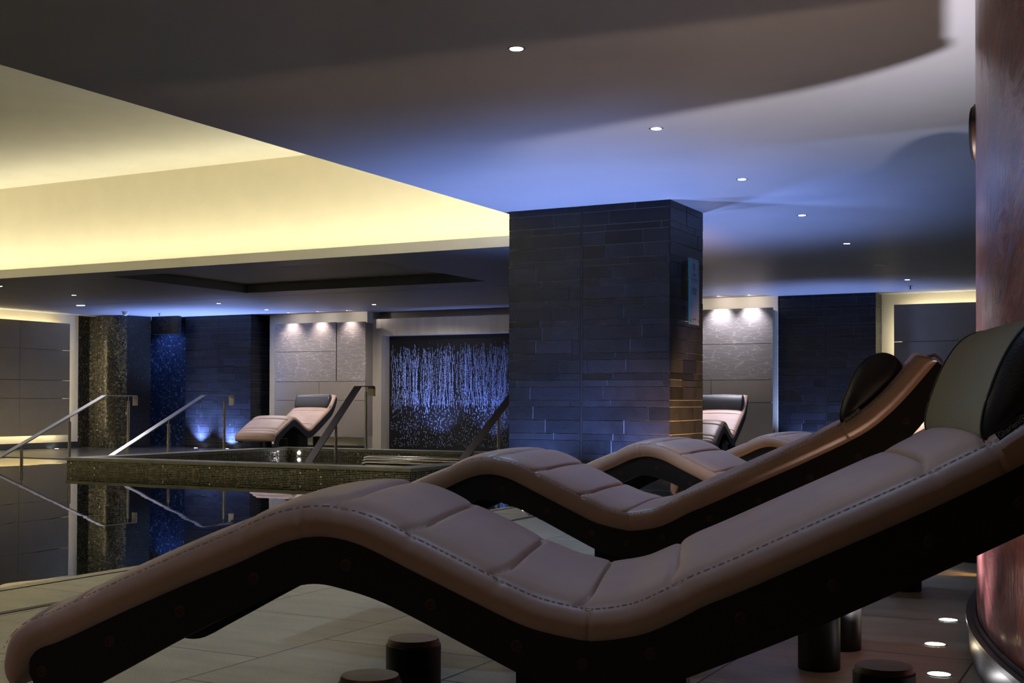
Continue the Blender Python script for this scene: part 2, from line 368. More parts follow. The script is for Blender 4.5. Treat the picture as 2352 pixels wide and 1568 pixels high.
# three chrome bench tubes in the tub
for (xa, xb, yy) in ((-11.48, -9.35, 16.74), (-11.02, -9.15, 16.05), (-10.48, -9.0, 15.24)):
    m = MB(); m.tube([(xa, yy, -.25), (xa, yy, .03), (xa+.03, yy, .075), (xa+.10, yy, .095), (xb-.1, yy, .095), (xb-.03, yy, .075), (xb, yy, .03), (xb, yy, -.25)], .026, 12)
    keep(m.build('bench_tube', 'steel', smooth=40), tub)

# ceiling with the big recess and the small coffer
RX0, RX1, RY0, RY1 = -19.0, -5.54, 1.6, 12.75
CX0, CX1, CY0, CY1 = -13.55, -8.95, 13.28, 16.28
c = MB(); th = .125
c.box(-21.7, RX0, -6, 21.45, H, H+th); c.box(RX1, 11, -6, 21.35, H, H+th)
c.box(RX0, RX1, -6, RY0, H, H+th)
c.box(RX0, RX1, RY1, CY0, H, H+th); c.box(RX0, RX1, CY1, 21.35, H, H+th)
c.box(RX0, CX0, CY0, CY1, H, H+th); c.box(CX1, RX1, CY0, CY1, H, H+th)
struct(c.build('ceiling', 'ceiling'))
c = MB(); c.box(CX0-.2, CX1+.2, CY0+.13, CY1+.2, H+.145, H+.2)
for (a, b, d, e2) in ((CX0-.05, CX0-.004, CY0, CY1+.05), (CX1+.004, CX1+.05, CY0, CY1+.05), (CX0, CX1, CY1+.004, CY1+.05)): c.box(a, b, d, e2, H+.005, H+.15)
struct(c.build('ceiling_coffer', simple('coffer_paint', (.40, .40, .33), .5)))
# recess walls and top
SB, RT = .55, 4.30
c = MB()
c.box(RX0-SB-.1, RX0-SB, RY0-SB, RY1+SB, H+th, RT); c.box(RX1+SB, RX1+SB+.1, RY0-SB, RY1+SB, H+th, RT)
c.box(RX0-SB, RX1+SB, RY1+SB, RY1+SB+.1, H+th, RT); c.box(RX0-SB, RX1+SB, RY0-SB-.1, RY0-SB, H+th, RT)
struct(c.build('ceiling_recess', 'cream'))
struct(boxobj('ceiling_recess_top', 'recess_top', (RX0-SB-.1, RX1+SB+.1, RY0-SB-.1, RY1+SB+.1, RT, RT+.1)))
c = MB(); q_ = .006
c.box(RX0, RX1, RY1-q_, RY1-.0005, H+.001, H+th); c.box(RX1-q_, RX1-.0005, RY0, RY1-q_, H+.001, H+th); c.box(RX0+.0005, RX0+q_, RY0, RY1-q_, H+.001, H+th)
c.box(RX0, RX1, RY1, RY1+SB, H+th, H+th+.004); c.box(RX1, RX1+SB, RY0, RY1, H+th, H+th+.004); c.box(RX0-SB, RX0, RY0, RY1, H+th, H+th+.004)
struct(c.build('trim_5', 'recess_top'))
# warm LED strips lying on the ledge
for nm, d in (('far', (RX0, RX1, RY1+.10, RY1+.14)), ('right', (RX1+.10, RX1+.14, RY0, RY1+.1)), ('left', (RX0-.14, RX0-.10, RY0, RY1+.1)), ('near', (RX0, RX1, RY0-.14, RY0-.10))):
    o = boxobj('led_strip', 'led' if nm == 'far' else 'led_side', (*d, H+th+.005, H+th+.012))
    tag(o, {'far': 'warm glowing LED strip in the cove along the far edge of the ceiling recess', 'right': 'warm LED strip in the cove along the right edge of the ceiling recess', 'left': 'warm LED strip in the cove along the left edge of the ceiling recess', 'near': 'warm LED strip in the cove along the near edge of the ceiling recess'}[nm], 'light strip', 'LED strips in the ceiling recess')

# walls
struct(boxobj('wall_left', 'cream', (-20.65, -20.42, -6, 19.05, -.02, H+.02)))
struct(boxobj('baseboard_left', 'skirt', (-20.42, -20.385, -6, 19.04, 0, .13)))
b = MB(); b.box(-16.6, -14.12, 20.71, 21.6, -.02, H+.3); b.box(-14.12, -7.2, 21.22, 21.6, -.02, H+.3); b.box(-7.2, -5.70, 20.71, 21.6, -.02, H+.3); b.box(-4.07, 11, 21.23, 21.6, -.02, H+.5)
b.box(-5.70, -4.07, 21.3, 21.6, -.02, H+.3)
struct(b.build('wall_back', 'cream'))
struct(boxobj('baseboard_back', 'skirt', (-16.6, -14.12, 20.69, 20.712, 0, .10)))
struct(boxobj('wall_front', 'dark_wall', (-21, 11, -6.3, -6.0, -.02, H+.1)))
struct(boxobj('wall_right', 'dark_wall', (10.8, 11, -6, 21.6, -.02, H+.1)))
# thin shadow joint in the ceiling behind the coffer
struct(boxobj('trim_2', simple('joint_line', (.22, .2, .18), .5), (-19, -8.5, 16.95, 16.962, H-.0015, H+.01)))

# curved mosaic wall on the left
def arc(cx, cy, r, a0, a1, n): return [(cx+r*math.cos(R(a0+(a1-a0)*i/n)), cy+r*math.sin(R(a0+(a1-a0)*i/n))) for i in range(n+1)]
plan = [(-20.44, 19.04), (-20.46, 19.40)] + arc(-19.83, 19.92, .70, 219, 312, 30)
m = MB(); u = 0
for i in range(len(plan)-1):
    (x0, y0), (x1, y1) = plan[i], plan[i+1]; d = math.hypot(x1-x0, y1-y0)
    m.face([(x0, y0, 0), (x1, y1, 0), (x1, y1, H), (x0, y0, H)], [(u, 0), (u+d, 0), (u+d, H), (u, H)]); u += d
struct(m.build('wall_mosaic', 'mosaic_wall', smooth=30))
m = MB(); xe, ye = plan[-1]
m.face([(xe, ye, 0), (-19.24, 19.97, 0), (-19.24, 19.97, H), (xe, ye, H)], [(0, 0), (.6, 0), (.6, H), (0, H)])
m.face([(-19.24, 19.97, 0), (-19.34, 20.06, 0), (-19.34, 20.06, H), (-19.24, 19.97, H)], [(0, 0), (.1, 0), (.1, H), (0, H)])
m.box(-19.24, -18.50, 19.99, 20.10, 2.44, H)
struct(m.build('wall_recess', 'mosaic_black'))
m = MB(); m.box(-21.6, -18.4, 21.3, 21.4, 0, H); m.box(-21.6, -21.5, 19.5, 21.3, 0, H)
struct(m.build('wall_shower', 'mosaic_blue'))
m = MB(); m.box(-18.55, -18.5, 20.9, 21.6, 0, H); struct(m.build('wall_corner', 'dark_wall'))
spot('shower_light', (-19.9, 20.75, 2.75), (-19.9, 21.3, 1.7), 10, (.22, .34, 1), 110, .8, .05)

# ------------------------------------------------------------------ slate pillars
COURSE = [1, 2, 1, 2, 2, 1, 2, 1, 2, 1, 2, 1, 2, 2, 1, 2, 1, 1, 2, 1, 2, 2, 1, 2, 1, 2, 2, 1]
def slate_face(m, o, u, nrm, width, seed, unit=.0622, groove=None, lens=(.38, .55, .7, .85)):
    rnd = random.Random(seed); u = Vector(u); nrm = Vector(nrm); z = H; o = Vector(o)
    for ci in range(60):
        h = unit*COURSE[ci % len(COURSE)]; z1 = z; z0 = max(0, z-h); z = z0
        if z1-z0 < .01: break
        segs = [(0, groove-.011), (groove+.011, width)] if groove else [(0, width)]
        for (a, b) in segs:
            x = a-rnd.uniform(0, lens[1])
            while x < b:
                l = rnd.choice(lens); xa, xb = max(x, a), min(x+l, b); x += l
                if xb-xa < .012: continue
                dep = .014+rnd.choice((0, 0, .0006, .0012, .002))
                v = rnd.uniform(.008, .014)*(1.0 if rnd.random() > .12 else .6)
                tint = (v*rnd.uniform(.92, 1.04), v*rnd.uniform(1.05, 1.14), v*rnd.uniform(1.4, 1.65))
                g = .0030
                a0 = o+u*(xa+g); a1 = o+u*(xb-g); P = [a0, a1]
                lo, hi = z0+g, z1-g
                q = [a0+Vector((0, 0, lo)), a1+Vector((0, 0, lo)), a1+Vector((0, 0, hi)), a0+Vector((0, 0, hi))]
                k = [p_+nrm*dep for p_ in q]
                m.face(k, None, tint)
                for i in range(4):
                    j = (i+1) % 4; m.face([q[i], q[j], k[j], k[i]], None, tint)
        if z <= 0: break
def pillar(x0, x1, y0, y1, label, seed, gf, lens=(.38, .55, .7, .85)):
    t = empty('slate_pillar', ((x0+x1)/2, (y0+y1)/2, 0)); tag(t, label, 'pillar', None)
    keep(boxobj('mortar_core', 'mortar', (x0+.004, x1-.004, y0+.004, y1-.004, 0, H)), t)
    for yy in (y0+.0005, y1-.0035): keep(boxobj('groove_strip', 'black', (x0+gf-.0105, x0+gf+.0105, yy, yy+.003, 0, H)), t)
    m = MB()
    slate_face(m, (x0, y0+.014, 0), (1, 0, 0), (0, -1, 0), x1-x0, seed, groove=gf, lens=lens)
    slate_face(m, (x1-.014, y0, 0), (0, 1, 0), (1, 0, 0), y1-y0, seed+1, lens=lens)
    slate_face(m, (x0+.014, y1, 0), (0, -1, 0), (-1, 0, 0), y1-y0, seed+2)
    slate_face(m, (x1, y1-.014, 0), (-1, 0, 0), (0, 1, 0), x1-x0, seed+3, groove=(x1-x0)-gf)
    keep(m.build('slate_cladding', 'slate'), t)
    return t
pillar(-5.475, -3.845, 10.42, 11.32, 'wide freestanding dark slate pillar in the middle behind the loungers', 11, .76)
pillar(-18.54, -16.75, 20.28, 20.95, 'dark slate pillar left of the far lounger, lit blue from the floor', 21, .92, (.3, .45, .6))
pillar(-5.70, -4.07, 20.74, 21.22, 'dark slate pillar by the back wall behind the second lounger pillow', 31, .82, (.25, .35, .5, .6))

# ------------------------------------------------------------------ wall panels
def panel_set(name, label, boards, depth, frontaxis, parentloc):
    t = empty(name, parentloc); tag(t, label, 'wall panel')
    for (d, mat, nm) in boards:
        keep(boxobj(nm, mat, d), t)
    return t
g_ = .004
def b_(x0, x1, z0, z1, y0=20.43, dp=.03): return (x0+g_, x1-g_, y0, y0+dp, z0+g_, z1-g_)
bd = [(b_(-16.25, -14.69, 2.02, 2.61), 'crackle', 'board'), (b_(-16.25, -14.69, 1.405, 2.02), 'crackle', 'board'), (b_(-14.67, -13.97, 1.405, 2.60), 'crackle', 'board'),
      (b_(-16.25, -15.11, 1.02, 1.405), 'panel', 'board'), (b_(-15.11, -13.97, 1.02, 1.405), 'panel', 'board'), (b_(-16.25, -13.97, .28, 1.02), 'panel', 'board'),
      ((-16.24, -13.98, 20.46, 20.705, .30, 2.58), 'panel', 'backing_box')]
panel_set('wall_panel', 'beige panelled wall feature with crackled upper boards behind the far left lounger', bd, .28, 'y', (-15.1, 20.57, .3))
def b2(x0, x1, z0, z1): return b_(x0, x1, z0, z1, 20.46)
bd = [(b2(-7.9, -5.71, 2.0, 2.61), 'crackle', 'board'), (b2(-7.9, -5.71, 1.385, 2.0), 'crackle', 'board'), (b2(-7.9, -6.80, 1.0, 1.385), 'panel', 'board'), (b2(-6.80, -5.71, 1.0, 1.385), 'panel', 'board'), (b2(-7.9, -5.71, .22, 1.0), 'panel', 'board'),
      ((-7.89, -5.75, 20.49, 20.705, .24, 2.58), 'panel', 'backing_box')]
panel_set('wall_panel', 'grey panelled wall feature with crackled upper boards right of the middle pillar', bd, .2, 'y', (-6.8, 20.57, .2))
def b3(x0, x1, z0, z1): return b_(x0, x1, z0, z1, 21.0)
bd = [(b3(-3.83, -1.2, 2.01, 2.63), 'panel', 'board'), (b3(-3.83, -1.2, 1.39, 2.01), 'panel', 'board'), (b3(-3.83, -1.2, .3, 1.39), 'panel', 'board'), ((-3.7, -1.3, 21.03, 21.10, .4, 2.5), 'panel', 'backing_box'), ((-3.3, -1.6, 21.10, 21.225, .8, 2.2), 'panel', 'spacer')]
panel_set('wall_panel', 'smooth grey panels framed by yellow light at the back right', bd, .2, 'y', (-2.5, 21.1, .3))
def b4(y0, y1, z0, z1): return (-20.23, -20.20, y0+g_, y1-g_, z0+g_, z1-g_)
bd = []
for (ya, yb) in ((4.4, 5.85), (5.85, 7.3), (7.3, 8.7), (8.7, 10.15), (10.15, 11.6), (11.6, 13.0), (13.0, 14.4), (14.4, 15.85), (15.85, 17.33), (17.33, 18.62)):
    for (za, zb) in ((.28, 1.045), (1.045, 1.42), (1.42, 2.05), (2.05, 2.62)): bd.append((b4(ya, yb, za, zb), 'panel_grey', 'board'))
bd.append(((-20.30, -20.23, 4.6, 18.45, .45, 2.45), 'panel_grey', 'backing_box')); bd.append(((-20.415, -20.30, 5, 18.0, .8, 2.2), 'panel_grey', 'spacer'))
panel_set('wall_panel', 'olive grey panels with yellow light above and below on the left wall', bd, .2, 'x', (-20.3, 11.5, .28))
# LED strips behind the panels
ls = [((-3.62, -3.60, 21.12, 21.14, .5, 2.42), 'upright warm LED strip hidden behind the left edge of the back right panels'), ((-3.6, -1.35, 21.12, 21.14, 2.42, 2.44), 'warm LED strip hidden behind the top edge of the back right panels'),
      ((-20.34, -20.32, 4.6, 18.40, 2.40, 2.42), 'warm LED strip hidden behind the top edge of the left wall panels'), ((-20.34, -20.32, 18.42, 18.44, .5, 2.40), 'upright warm LED strip hidden behind the right edge of the left wall panels'), ((-20.34, -20.32, 4.6, 18.40, .46, .48), 'warm LED strip hidden behind the bottom edge of the left wall panels')]
for d, lb in ls: tag(boxobj('led_strip', 'led_panel', d), lb, 'light strip', 'LED strips behind the wall panels')

# ------------------------------------------------------------------ waterfall
t = empty('waterfall_frame', (-12.5, 21.15, 0)); tag(t, 'brushed steel surround framing the dark waterfall niche on the back wall', 'waterfall frame')
keep(boxobj('upright', 'frame_steel', (-14.24, -13.905, 20.90, 21.215, 0, 2.675)), t)
keep(boxobj('upright', 'frame_steel', (-9.9, -9.56, 20.90, 21.215, 0, 2.675)), t)
keep(boxobj('header', 'frame_steel', (-13.90, -9.905, 20.90, 21.215, 2.335, 2.675)), t)
keep(boxobj('dark_backing', 'black', (-13.90, -9.905, 21.195, 21.215, 0, 2.33)), t)
m = MB(); rw = random.Random(5)
for i in range(430):
    x = -13.78+3.75*rw.random(); top = 1.95+.25*rw.random()-.12*abs(math.sin(i)); bot = .1
    ph = rw.random()*6; am = rw.uniform(.01, .05); z = top; y = 21.11+.05*rw.random(); r = rw.uniform(.0012, .0042)
    while z > bot:
        dens = .75 if z > .95 else .30
        l = rw.uniform(.012, .07) if z > .8 else rw.uniform(.01, .03)
        if rw.random() < dens:
            jit = 0 if z > .9 else rw.uniform(-.05, .05)
            def P(zz): return (x+jit+am*math.sin(zz*3.2+ph)+.008*math.sin(zz*14+ph), y, zz)
            m.tube([P(z), P(z-l*.5), P(z-l)], r, 4, False)
        z -= l+rw.uniform(.004, .03)*(1 if z > .9 else 3)
ws = simple('falling_water', (.45, .58, .95), .15, spec=1.0); M['streams'] = ws
o = m.build('water_streams', 'streams'); o['kind'] = 'stuff'; tag(o, 'glittering thin streams of water falling in the dark waterfall niche', 'falling water')
spot('waterfall_light', (-12.7, 20.55, .05), (-12.7, 21.2, 1.35), 70, (.28, .40, 1), 80, .9, .03)
spot('waterfall_light', (-11.5, 20.55, .05), (-11.5, 21.2, 1.35), 60, (.28, .40, 1), 80, .9, .03)
spot('waterfall_light', (-13.3, 20.6, .05), (-13.3, 21.2, 1.2), 8, (.28, .40, 1), 70, .9, .03)
for i, (x, lb) in enumerate(((-13.95, 'flat teal glass plate on the floor at the left foot of the waterfall frame'), (-12.32, 'flat teal glass plate on the floor in front of the falling water'))):
    m = MB(); m.box(x-.16, x+.16, 20.35, 20.6, .012, .028)
    for (a, b) in ((-.13, 20.38), (.11, 20.38), (-.13, 20.55), (.11, 20.55)): m.box(x+a, x+a+.02, b, b+.02, 0, .012)
    o = m.build('glass_plate', 'glass_teal'); tag(o, lb, 'glass plate', 'teal glass plates before the waterfall')

# ------------------------------------------------------------------ drum wall on the right
DCX, DCY, DR = 4.8, 6.105, 5.5
def ring(r0, r1, z0, z1, seg=192):
    m = MB(); rows = []
    for (r, z) in ((r0, z0), (r1, z0), (r1, z1), (r0, z1)):
        rows.append([(DCX+r*math.cos(2*math.pi*k/seg), DCY+r*math.sin(2*math.pi*k/seg), z) for k in range(seg)])
    rows.append(rows[0]); m.grid(rows, True); return m
d = ring(DR-.2, DR, .0, H); struct(d.build('wall_drum', 'drum', smooth=30))
struct(ring(DR+.004, DR+.030, 0, .115).build('baseboard_drum', 'skirt_stone', smooth=30))
struct(ring(DR+.004, DR+.042, .117, .137).build('trim_3', 'skirt', smooth=30))
struct(ring(DR+.004, DR+.016, .139, .15).build('trim_4', 'skirt', smooth=30))
# round speaker on the drum wall
sp_ = empty('wall_speaker', (-.668, 5.56, 2.15)); tag(sp_, 'round dark wall speaker seen edge-on high on the rose curved wall', 'speaker')
m = MB(); rows = []
for (r, x) in ((0, -.022), (.09, -.022), (.108, -.020), (.115, -.014), (.12, 0), (.12, .03), (0, .03)):
    rows.append([(x, r*math.cos(2*math.pi*k/32), r*math.sin(2*math.pi*k/32)) for k in range(32)])
m.grid(rows, True); o = m.build('speaker_body', 'black', sp_, 40)
m = MB(); rows = []
for (r, x) in ((.118, -.008), (.124, -.006), (.124, .02), (.118, .02)): rows.append([(x, r*math.cos(2*math.pi*k/32), r*math.sin(2*math.pi*k/32)) for k in range(32)])
rows.append(rows[0]); m.grid(rows, True); m.build('rim', 'brass', sp_, 40)

# ------------------------------------------------------------------ loungers
LW = .78
BOUND = [(-1.30, .400), (-1.287, .428), (-1.227, .449), (-1.10, .508), (-1.016, .546), (-.90, .597), (-.795, .640), (-.735, .668), (-.673, .692), (-.60, .702), (-.529, .689), (-.47, .665), (-.412, .637), (-.30, .585), (-.190, .534), (-.127, .511), (-.045, .495), (.0, .491), (.091, .506), (.151, .530), (.235, .575), (.299, .602), (.479, .686), (.60, .742), (.70, .790), (.833, .858), (.911, .906), (.98, .966), (1.029, 1.018), (1.08, 1.078), (1.122, 1.130), (1.14, 1.152)]
LOWER = [(-1.30, .375), (-1.27, .330), (-1.20, .322), (-1.119, .362), (-.922, .470), (-.80, .530), (-.719, .568), (-.665, .590), (-.61, .597), (-.549, .586), (-.48, .566), (-.40, .532), (-.229, .449), (-.14, .408), (-.05, .382), (.04, .378), (.12, .396), (.20, .424), (.479, .545), (.863, .735), (.97, .80), (1.06, .89), (1.12, .97), (1.165, 1.05), (1.17, 1.10), (1.15, 1.14)]
def catmull(P, n):
    out = []
    for i in range(len(P)-1):
        p0 = Vector(P[max(i-1, 0)]); p1 = Vector(P[i]); p2 = Vector(P[i+1]); p3 = Vector(P[min(i+2, len(P)-1)])
        for k in range(n):
            t = k/n; out.append(.5*((2*p1)+(p2-p0)*t+(2*p0-5*p1+4*p2-p3)*t*t+(3*p1-p0-3*p2+p3)*t**3))
    out.append(Vector(P[-1])); return out
def resample(P, n):
    L = [0]
    for a, b in zip(P, P[1:]): L.append(L[-1]+(b-a).length)
    out = []; j = 0
    for i in range(n+1):
        d = L[-1]*i/n
        while j < len(P)-2 and L[j+1] < d: j += 1
        t = (d-L[j])/max(1e-9, L[j+1]-L[j]); out.append(P[j].lerp(P[j+1], min(1, max(0, t))))
    return out
NB = 420
BC = resample(catmull([(-1.325, .345), (-1.322, .372)]+BOUND[0:], 6), NB)
for _ in range(14): BC = [BC[0]]+[(BC[i-1]+BC[i]*2+BC[i+1])/4 for i in range(1, NB)]+[BC[-1]]
def nrm_at(i):
    a = BC[max(0, i-2)]; b = BC[min(NB, i+2)]; d = (b-a).normalized(); return Vector((-d.y, d.x))
SEAMS = [-1.261, -1.166, -.793, -.560, -.395, -.205, -.015, .175, .690, .815]
SIDE_SEAMS = [-.655, -.010, .80]
def cushion_mesh():
    m = MB(); rows = []
    tmax = .072
    seglen = sum((BC[i+1]-BC[i]).length for i in range(NB))/NB
    arcs = [i*seglen for i in range(NB+1)]
    nrm = [nrm_at(i) for i in range(NB+1)]
    tops = [BC[i]+nrm[i]*tmax for i in range(NB+1)]
    def at(s):
        return min(range(12, NB+1), key=lambda i: abs(tops[i].x-s))
    sa = [arcs[at(s)] for s in SEAMS]; ss = [arcs[at(s)] for s in SIDE_SEAMS]
    half = [(.05, -.10), (.02, -.06), (.006, .06), (-.001, .25), (-.004, .5), (.0, .72), (.006, .86), (.013, .94), (.0175, .97), (.0205, .93), (.024, .98), (.031, 1.05), (.042, 1.10), (.06, 1.16), (.09, 1.22), (.14, 1.27), (.22, 1.32), (.31, 1.35), (LW/2, 1.36)]
    for i in range(NB+1):
        a = arcs[i]; tot = arcs[-1]
        ef = min(1, a/.10); ef2 = min(1, (tot-a)/.035)
        t = tmax*math.sqrt(max(0.0, 1-(1-ef)**2))*math.sqrt(max(0.0, 1-(1-ef2)**2)); t = max(t, .002)
        pts = []
        for (wv, hv) in half:
            h = hv*t
            if wv >= .0205:
                cr = min(1, (wv-.0205)/.12); sh = (1-cr)**2*.030     # seams curl toward the edge
                for s0 in sa:
                    dd = a-(s0-sh)
                    h -= .0125*math.exp(-(dd/.0052)**2)*min(1, ef+.1)
                    if abs(dd) < .10: h -= .0065*math.exp(-abs(dd)/.022)
            elif hv > .3:
                for s0 in sa:
                    h -= .003*math.exp(-((a-s0)/.010)**2)
            inn = 0
            if wv < .02 and hv > -.01:
                for s0 in ss: inn += .0045*math.exp(-((a-s0)/.0035)**2)
            p = BC[i]+nrm[i]*h
            pts.append((p.x, wv+inn if wv < LW/2 else wv, p.y))
        full = pts + [(x, LW-y, z) for (x, y, z) in pts[-2::-1]]
        rows.append(full)
    m.grid(rows, True); m.face(rows[0]); m.face(rows[-1][::-1])
    return m, arcs, nrm, tmax
def prism(m, poly2, w0, w1):
    n = len(poly2)
    a = [(p[0], w0, p[1]) for p in poly2]; b = [(p[0], w1, p[1]) for p in poly2]
    for i in range(n):
        j = (i+1) % n; m.face([a[i], a[j], b[j], b[i]])
    m.face(a[::-1]); m.face(b)
BOLTS = [(-1.268, .381), (-1.102, .454), (-.934, .528), (-.760, .605), (-.548, .640), (-.357, .559), (-.167, .476), (-.025, .442), (.119, .470), (.306, .550), (.494, .624), (.684, .718), (.86, .80), (1.03, .935)]
def make_lounger():
    root = empty('relax_lounger')
    m, arcs, nrm, tmax = cushion_mesh()
    cu = m.build('cushion', 'leather', root, 60)
    # stitching along both long edges
    st = MB(); per = arcs[-1]; k = 10; d = .06
    while d < per-.03:
        i = min(NB-1, int(d/per*NB)); 
        for wv in (.0125, LW-.0125):
            p = BC[i]+nrm[i]*(tmax*.945+.0012); q = BC[min(NB, i+1)]+nrm[min(NB, i+1)]*(tmax*.945+.0012)
            st.tube([(p.x, wv, p.y), (q.x, wv, q.y)], .0008, 4)
        d += .0112
    st.build('stitching', 'thread', cu)
    # black side plates and deck
    top = [Vector(p) for p in BOUND]; top = [p for p in catmull(BOUND, 4)]; low = catmull(LOWER, 4)
    poly = [(p.x, p.y) for p in top]+[(p.x, p.y) for p in low[::-1]]
    for (w0, w1) in ((.012, .048), (LW-.048, LW-.012)):
        m = MB(); prism(m, poly, w0, w1); sd = m.build('side_plate', 'black_frame', root, 35)
        ww = w0 if w0 < .1 else w1; sg = -1 if w0 < .1 else 1
        for (bs, bz) in BOLTS:
            b = MB(); rows = []
            for (r, dy) in ((.0135, 0), (.0135, .0015), (.0115, .0022), (.007, .0022), (.0065, .0008), (0.0005, .0006)):
                rows.append([(bs+r*math.cos(2*math.pi*q/16), ww+sg*dy, bz+r*math.sin(2*math.pi*q/16)) for q in range(16)])
            b.grid(rows, True); b.build('bolt', 'brass', sd, 40)
    m = MB(); tp = top; off = [(p.x+.001, p.y-.004) for p in tp]
    rows = []
    for i in range(len(tp)):
        a_ = tp[max(0, i-1)]; b_2 = tp[min(len(tp)-1, i+1)]; dd = (b_2-a_).normalized(); nn = Vector((-dd.y, dd.x))
        q0 = tp[i]-nn*.004; q1 = tp[i]-nn*.03
        rows.append([(q0.x, .05, q0.y), (q0.x, LW-.05, q0.y), (q1.x, LW-.05, q1.y), (q1.x, .05, q1.y)])
    m.grid(rows, True); m.face(rows[0]); m.face(rows[-1]); m.build('deck', 'black_frame', root)
    # central pedestal under the seat
    m = MB(); m.box(-.19, .19, .14, LW-.14, .03, .46); m.box(-.25, .25, .10, LW-.10, 0, .03); m.build('pedestal', 'black_frame', root)
    # pillow: half-moon cross-section on the upper back
    out = [(.800, .925), (.792, .945), (.797, .985), (.811, 1.030), (.830, 1.080), (.852, 1.122), (.876, 1.154), (.905, 1.176), (.945, 1.186), (.98, 1.177), (1.003, 1.157), (1.013, 1.132), (1.0, 1.100), (.955, 1.052), (.905, 1.000), (.862, .962), (.825, .930)]
    cx = sum(p[0] for p in out)/len(out); cz = sum(p[1] for p in out)/len(out)
    oc = []
    for i in range(len(out)):
        p0, p1, p2, p3 = [Vector(out[(i+k) % len(out)]) for k in (-1, 0, 1, 2)]
        for k in range(3):
            t = k/3; oc.append(.5*((2*p1)+(p2-p0)*t+(2*p0-5*p1+4*p2-p3)*t*t+(3*p1-p0-3*p2+p3)*t**3))
    m = MB(); rows = []
    for (wv, scl) in ((.052, .97), (.060, 1.0), (.075, 1.006), (.12, 1.01), (.25, 1.015), (LW/2, 1.02), (LW-.25, 1.015), (LW-.12, 1.01), (LW-.075, 1.006), (LW-.060, 1.0), (LW-.052, .97)):
        rows.append([(cx+(p.x-cx)*scl, wv, cz+(p.y-cz)*scl) for p in oc])
    m.grid(rows, True); pil = m.build('pillow', 'pillow_cloth', root, 60)
    for sg, w0 in ((1, .052), (-1, LW-.052)):
        m = MB(); rows = []
        for (dw, scl) in ((0, .985), (-.006, .93), (-.018, .75), (-.026, .45), (-.028, .02)):
            rows.append([(cx+(p.x-cx)*scl, w0+sg*dw, cz+(p.y-cz)*scl) for p in oc])
        m.grid(rows, True); pe = m.build('pillow_end', 'black_leather', pil, 60)
        m = MB(); pts = [(cx+(p.x-cx)*.995, w0+sg*.001, cz+(p.y-cz)*.995) for p in oc]; m.tube(pts+[pts[0]], .0035, 6, False); m.build('piping', 'black_leather', pil, 60)
    m = MB(); m.bar([(1.02, LW/2, 1.118), (1.06, LW/2, 1.150), (1.10, LW/2, 1.182), (1.13, LW/2, 1.190), (1.155, LW/2, 1.17), (1.165, LW/2, 1.12)], (0, 1, 0), .055, .004); m.build('strap', 'pillow_cloth', pil)
    # woven maker's tag sewn under the pillow on the near side
    a = Vector((.812, -.006, .932)); bb = Vector((.868, -.006, .975)); dx = (bb-a).normalized(); up = Vector((-dx.z, 0, dx.x)); nn = Vector((0, -1, 0))
    m = MB(); hh = .0085; L_ = (bb-a).length
    c0 = a-up*hh; c1 = bb-up*hh; c2 = bb+up*hh; c3 = a+up*hh
    m.face([c0, c1, c2, c3]); m.face([c3+Vector((0, .004, 0)), c2+Vector((0, .004, 0)), c1+Vector((0, .004, 0)), c0+Vector((0, .004, 0))])
    for (p_, q_) in ((c0, c1), (c1, c2), (c2, c3), (c3, c0)): m.face([q_, p_, p_+Vector((0, .004, 0)), q_+Vector((0, .004, 0))])
    tg = m.build('maker_tag', 'black_leather', root)
    cur = bpy.data.curves.new('lettering', 'FONT'); cur.body = 'Gharieni'; cur.size = .0165; cur.extrude = .0003; cur.align_x = 'LEFT'; cur.align_y = 'CENTER'
    co = bpy.data.objects.new('tmp_text', cur); COL.objects.link(co); bpy.context.view_layer.update()
    me = bpy.data.meshes.new_from_object(co.evaluated_get(bpy.context.evaluated_depsgraph_get())); bpy.data.objects.remove(co)
    wid = max(v.co.x for v in me.vertices); fs = (L_-.020)/wid
    for v in me.vertices: v.co = a+dx*(.002+v.co.x*fs)+up*(v.co.y)+nn*(.0008+v.co.z)
    me.materials.clear(); me.materials.append(M['tag_text']); lo = bpy.data.objects.new('lettering', me); COL.objects.link(lo); lo.parent = tg
    m = MB(); cc = bb-dx*.009+nn*.001; rows = []
    for r in (.0072, .0058): rows.append([cc+dx*(r*math.cos(q*math.pi/12))+up*(r*math.sin(q*math.pi/12)) for q in range(24)])
    m.grid(rows, True)
    m.face([cc-dx*.001+up*.0035, cc-dx*.001-up*.0035, cc+dx*.001-up*.0035, cc+dx*.001+up*.0035]); m.face([cc-dx*.0035+up*.002, cc-dx*.0035+up*.0005, cc+dx*.0035-up*.0012, cc+dx*.0035+up*.0003])
    m.build('emblem', 'tag_text', tg)
    return root
proto = make_lounger()
LOUNGERS = [((-1.053, 2.396, 0), 18.3, 'large rose-brown leather lounger nearest the camera filling the foreground', 0),
            ((-1.83, 4.53, 0), 8.5, 'rose-brown lounger directly behind the nearest one, its black pillow side in view', 0),
            ((-1.874, 6.35, 0), .5, 'tan lounger third from the camera, only its knee curve showing', 0),
            ((-1.70, 8.10, 0), -7, 'tan lounger farthest in the near row, small knee curve left of a black pillow', 0),
            ((-13.944, 18.579, -.055), 99.8, 'pink lounger with rolled black pillow against the beige panels left of the waterfall', 1),
            ((-5.86, 18.75, -.06), 95.3, 'pale lounger with dark rolled pillow half hidden behind the middle slate pillar', 1)]
LO = []
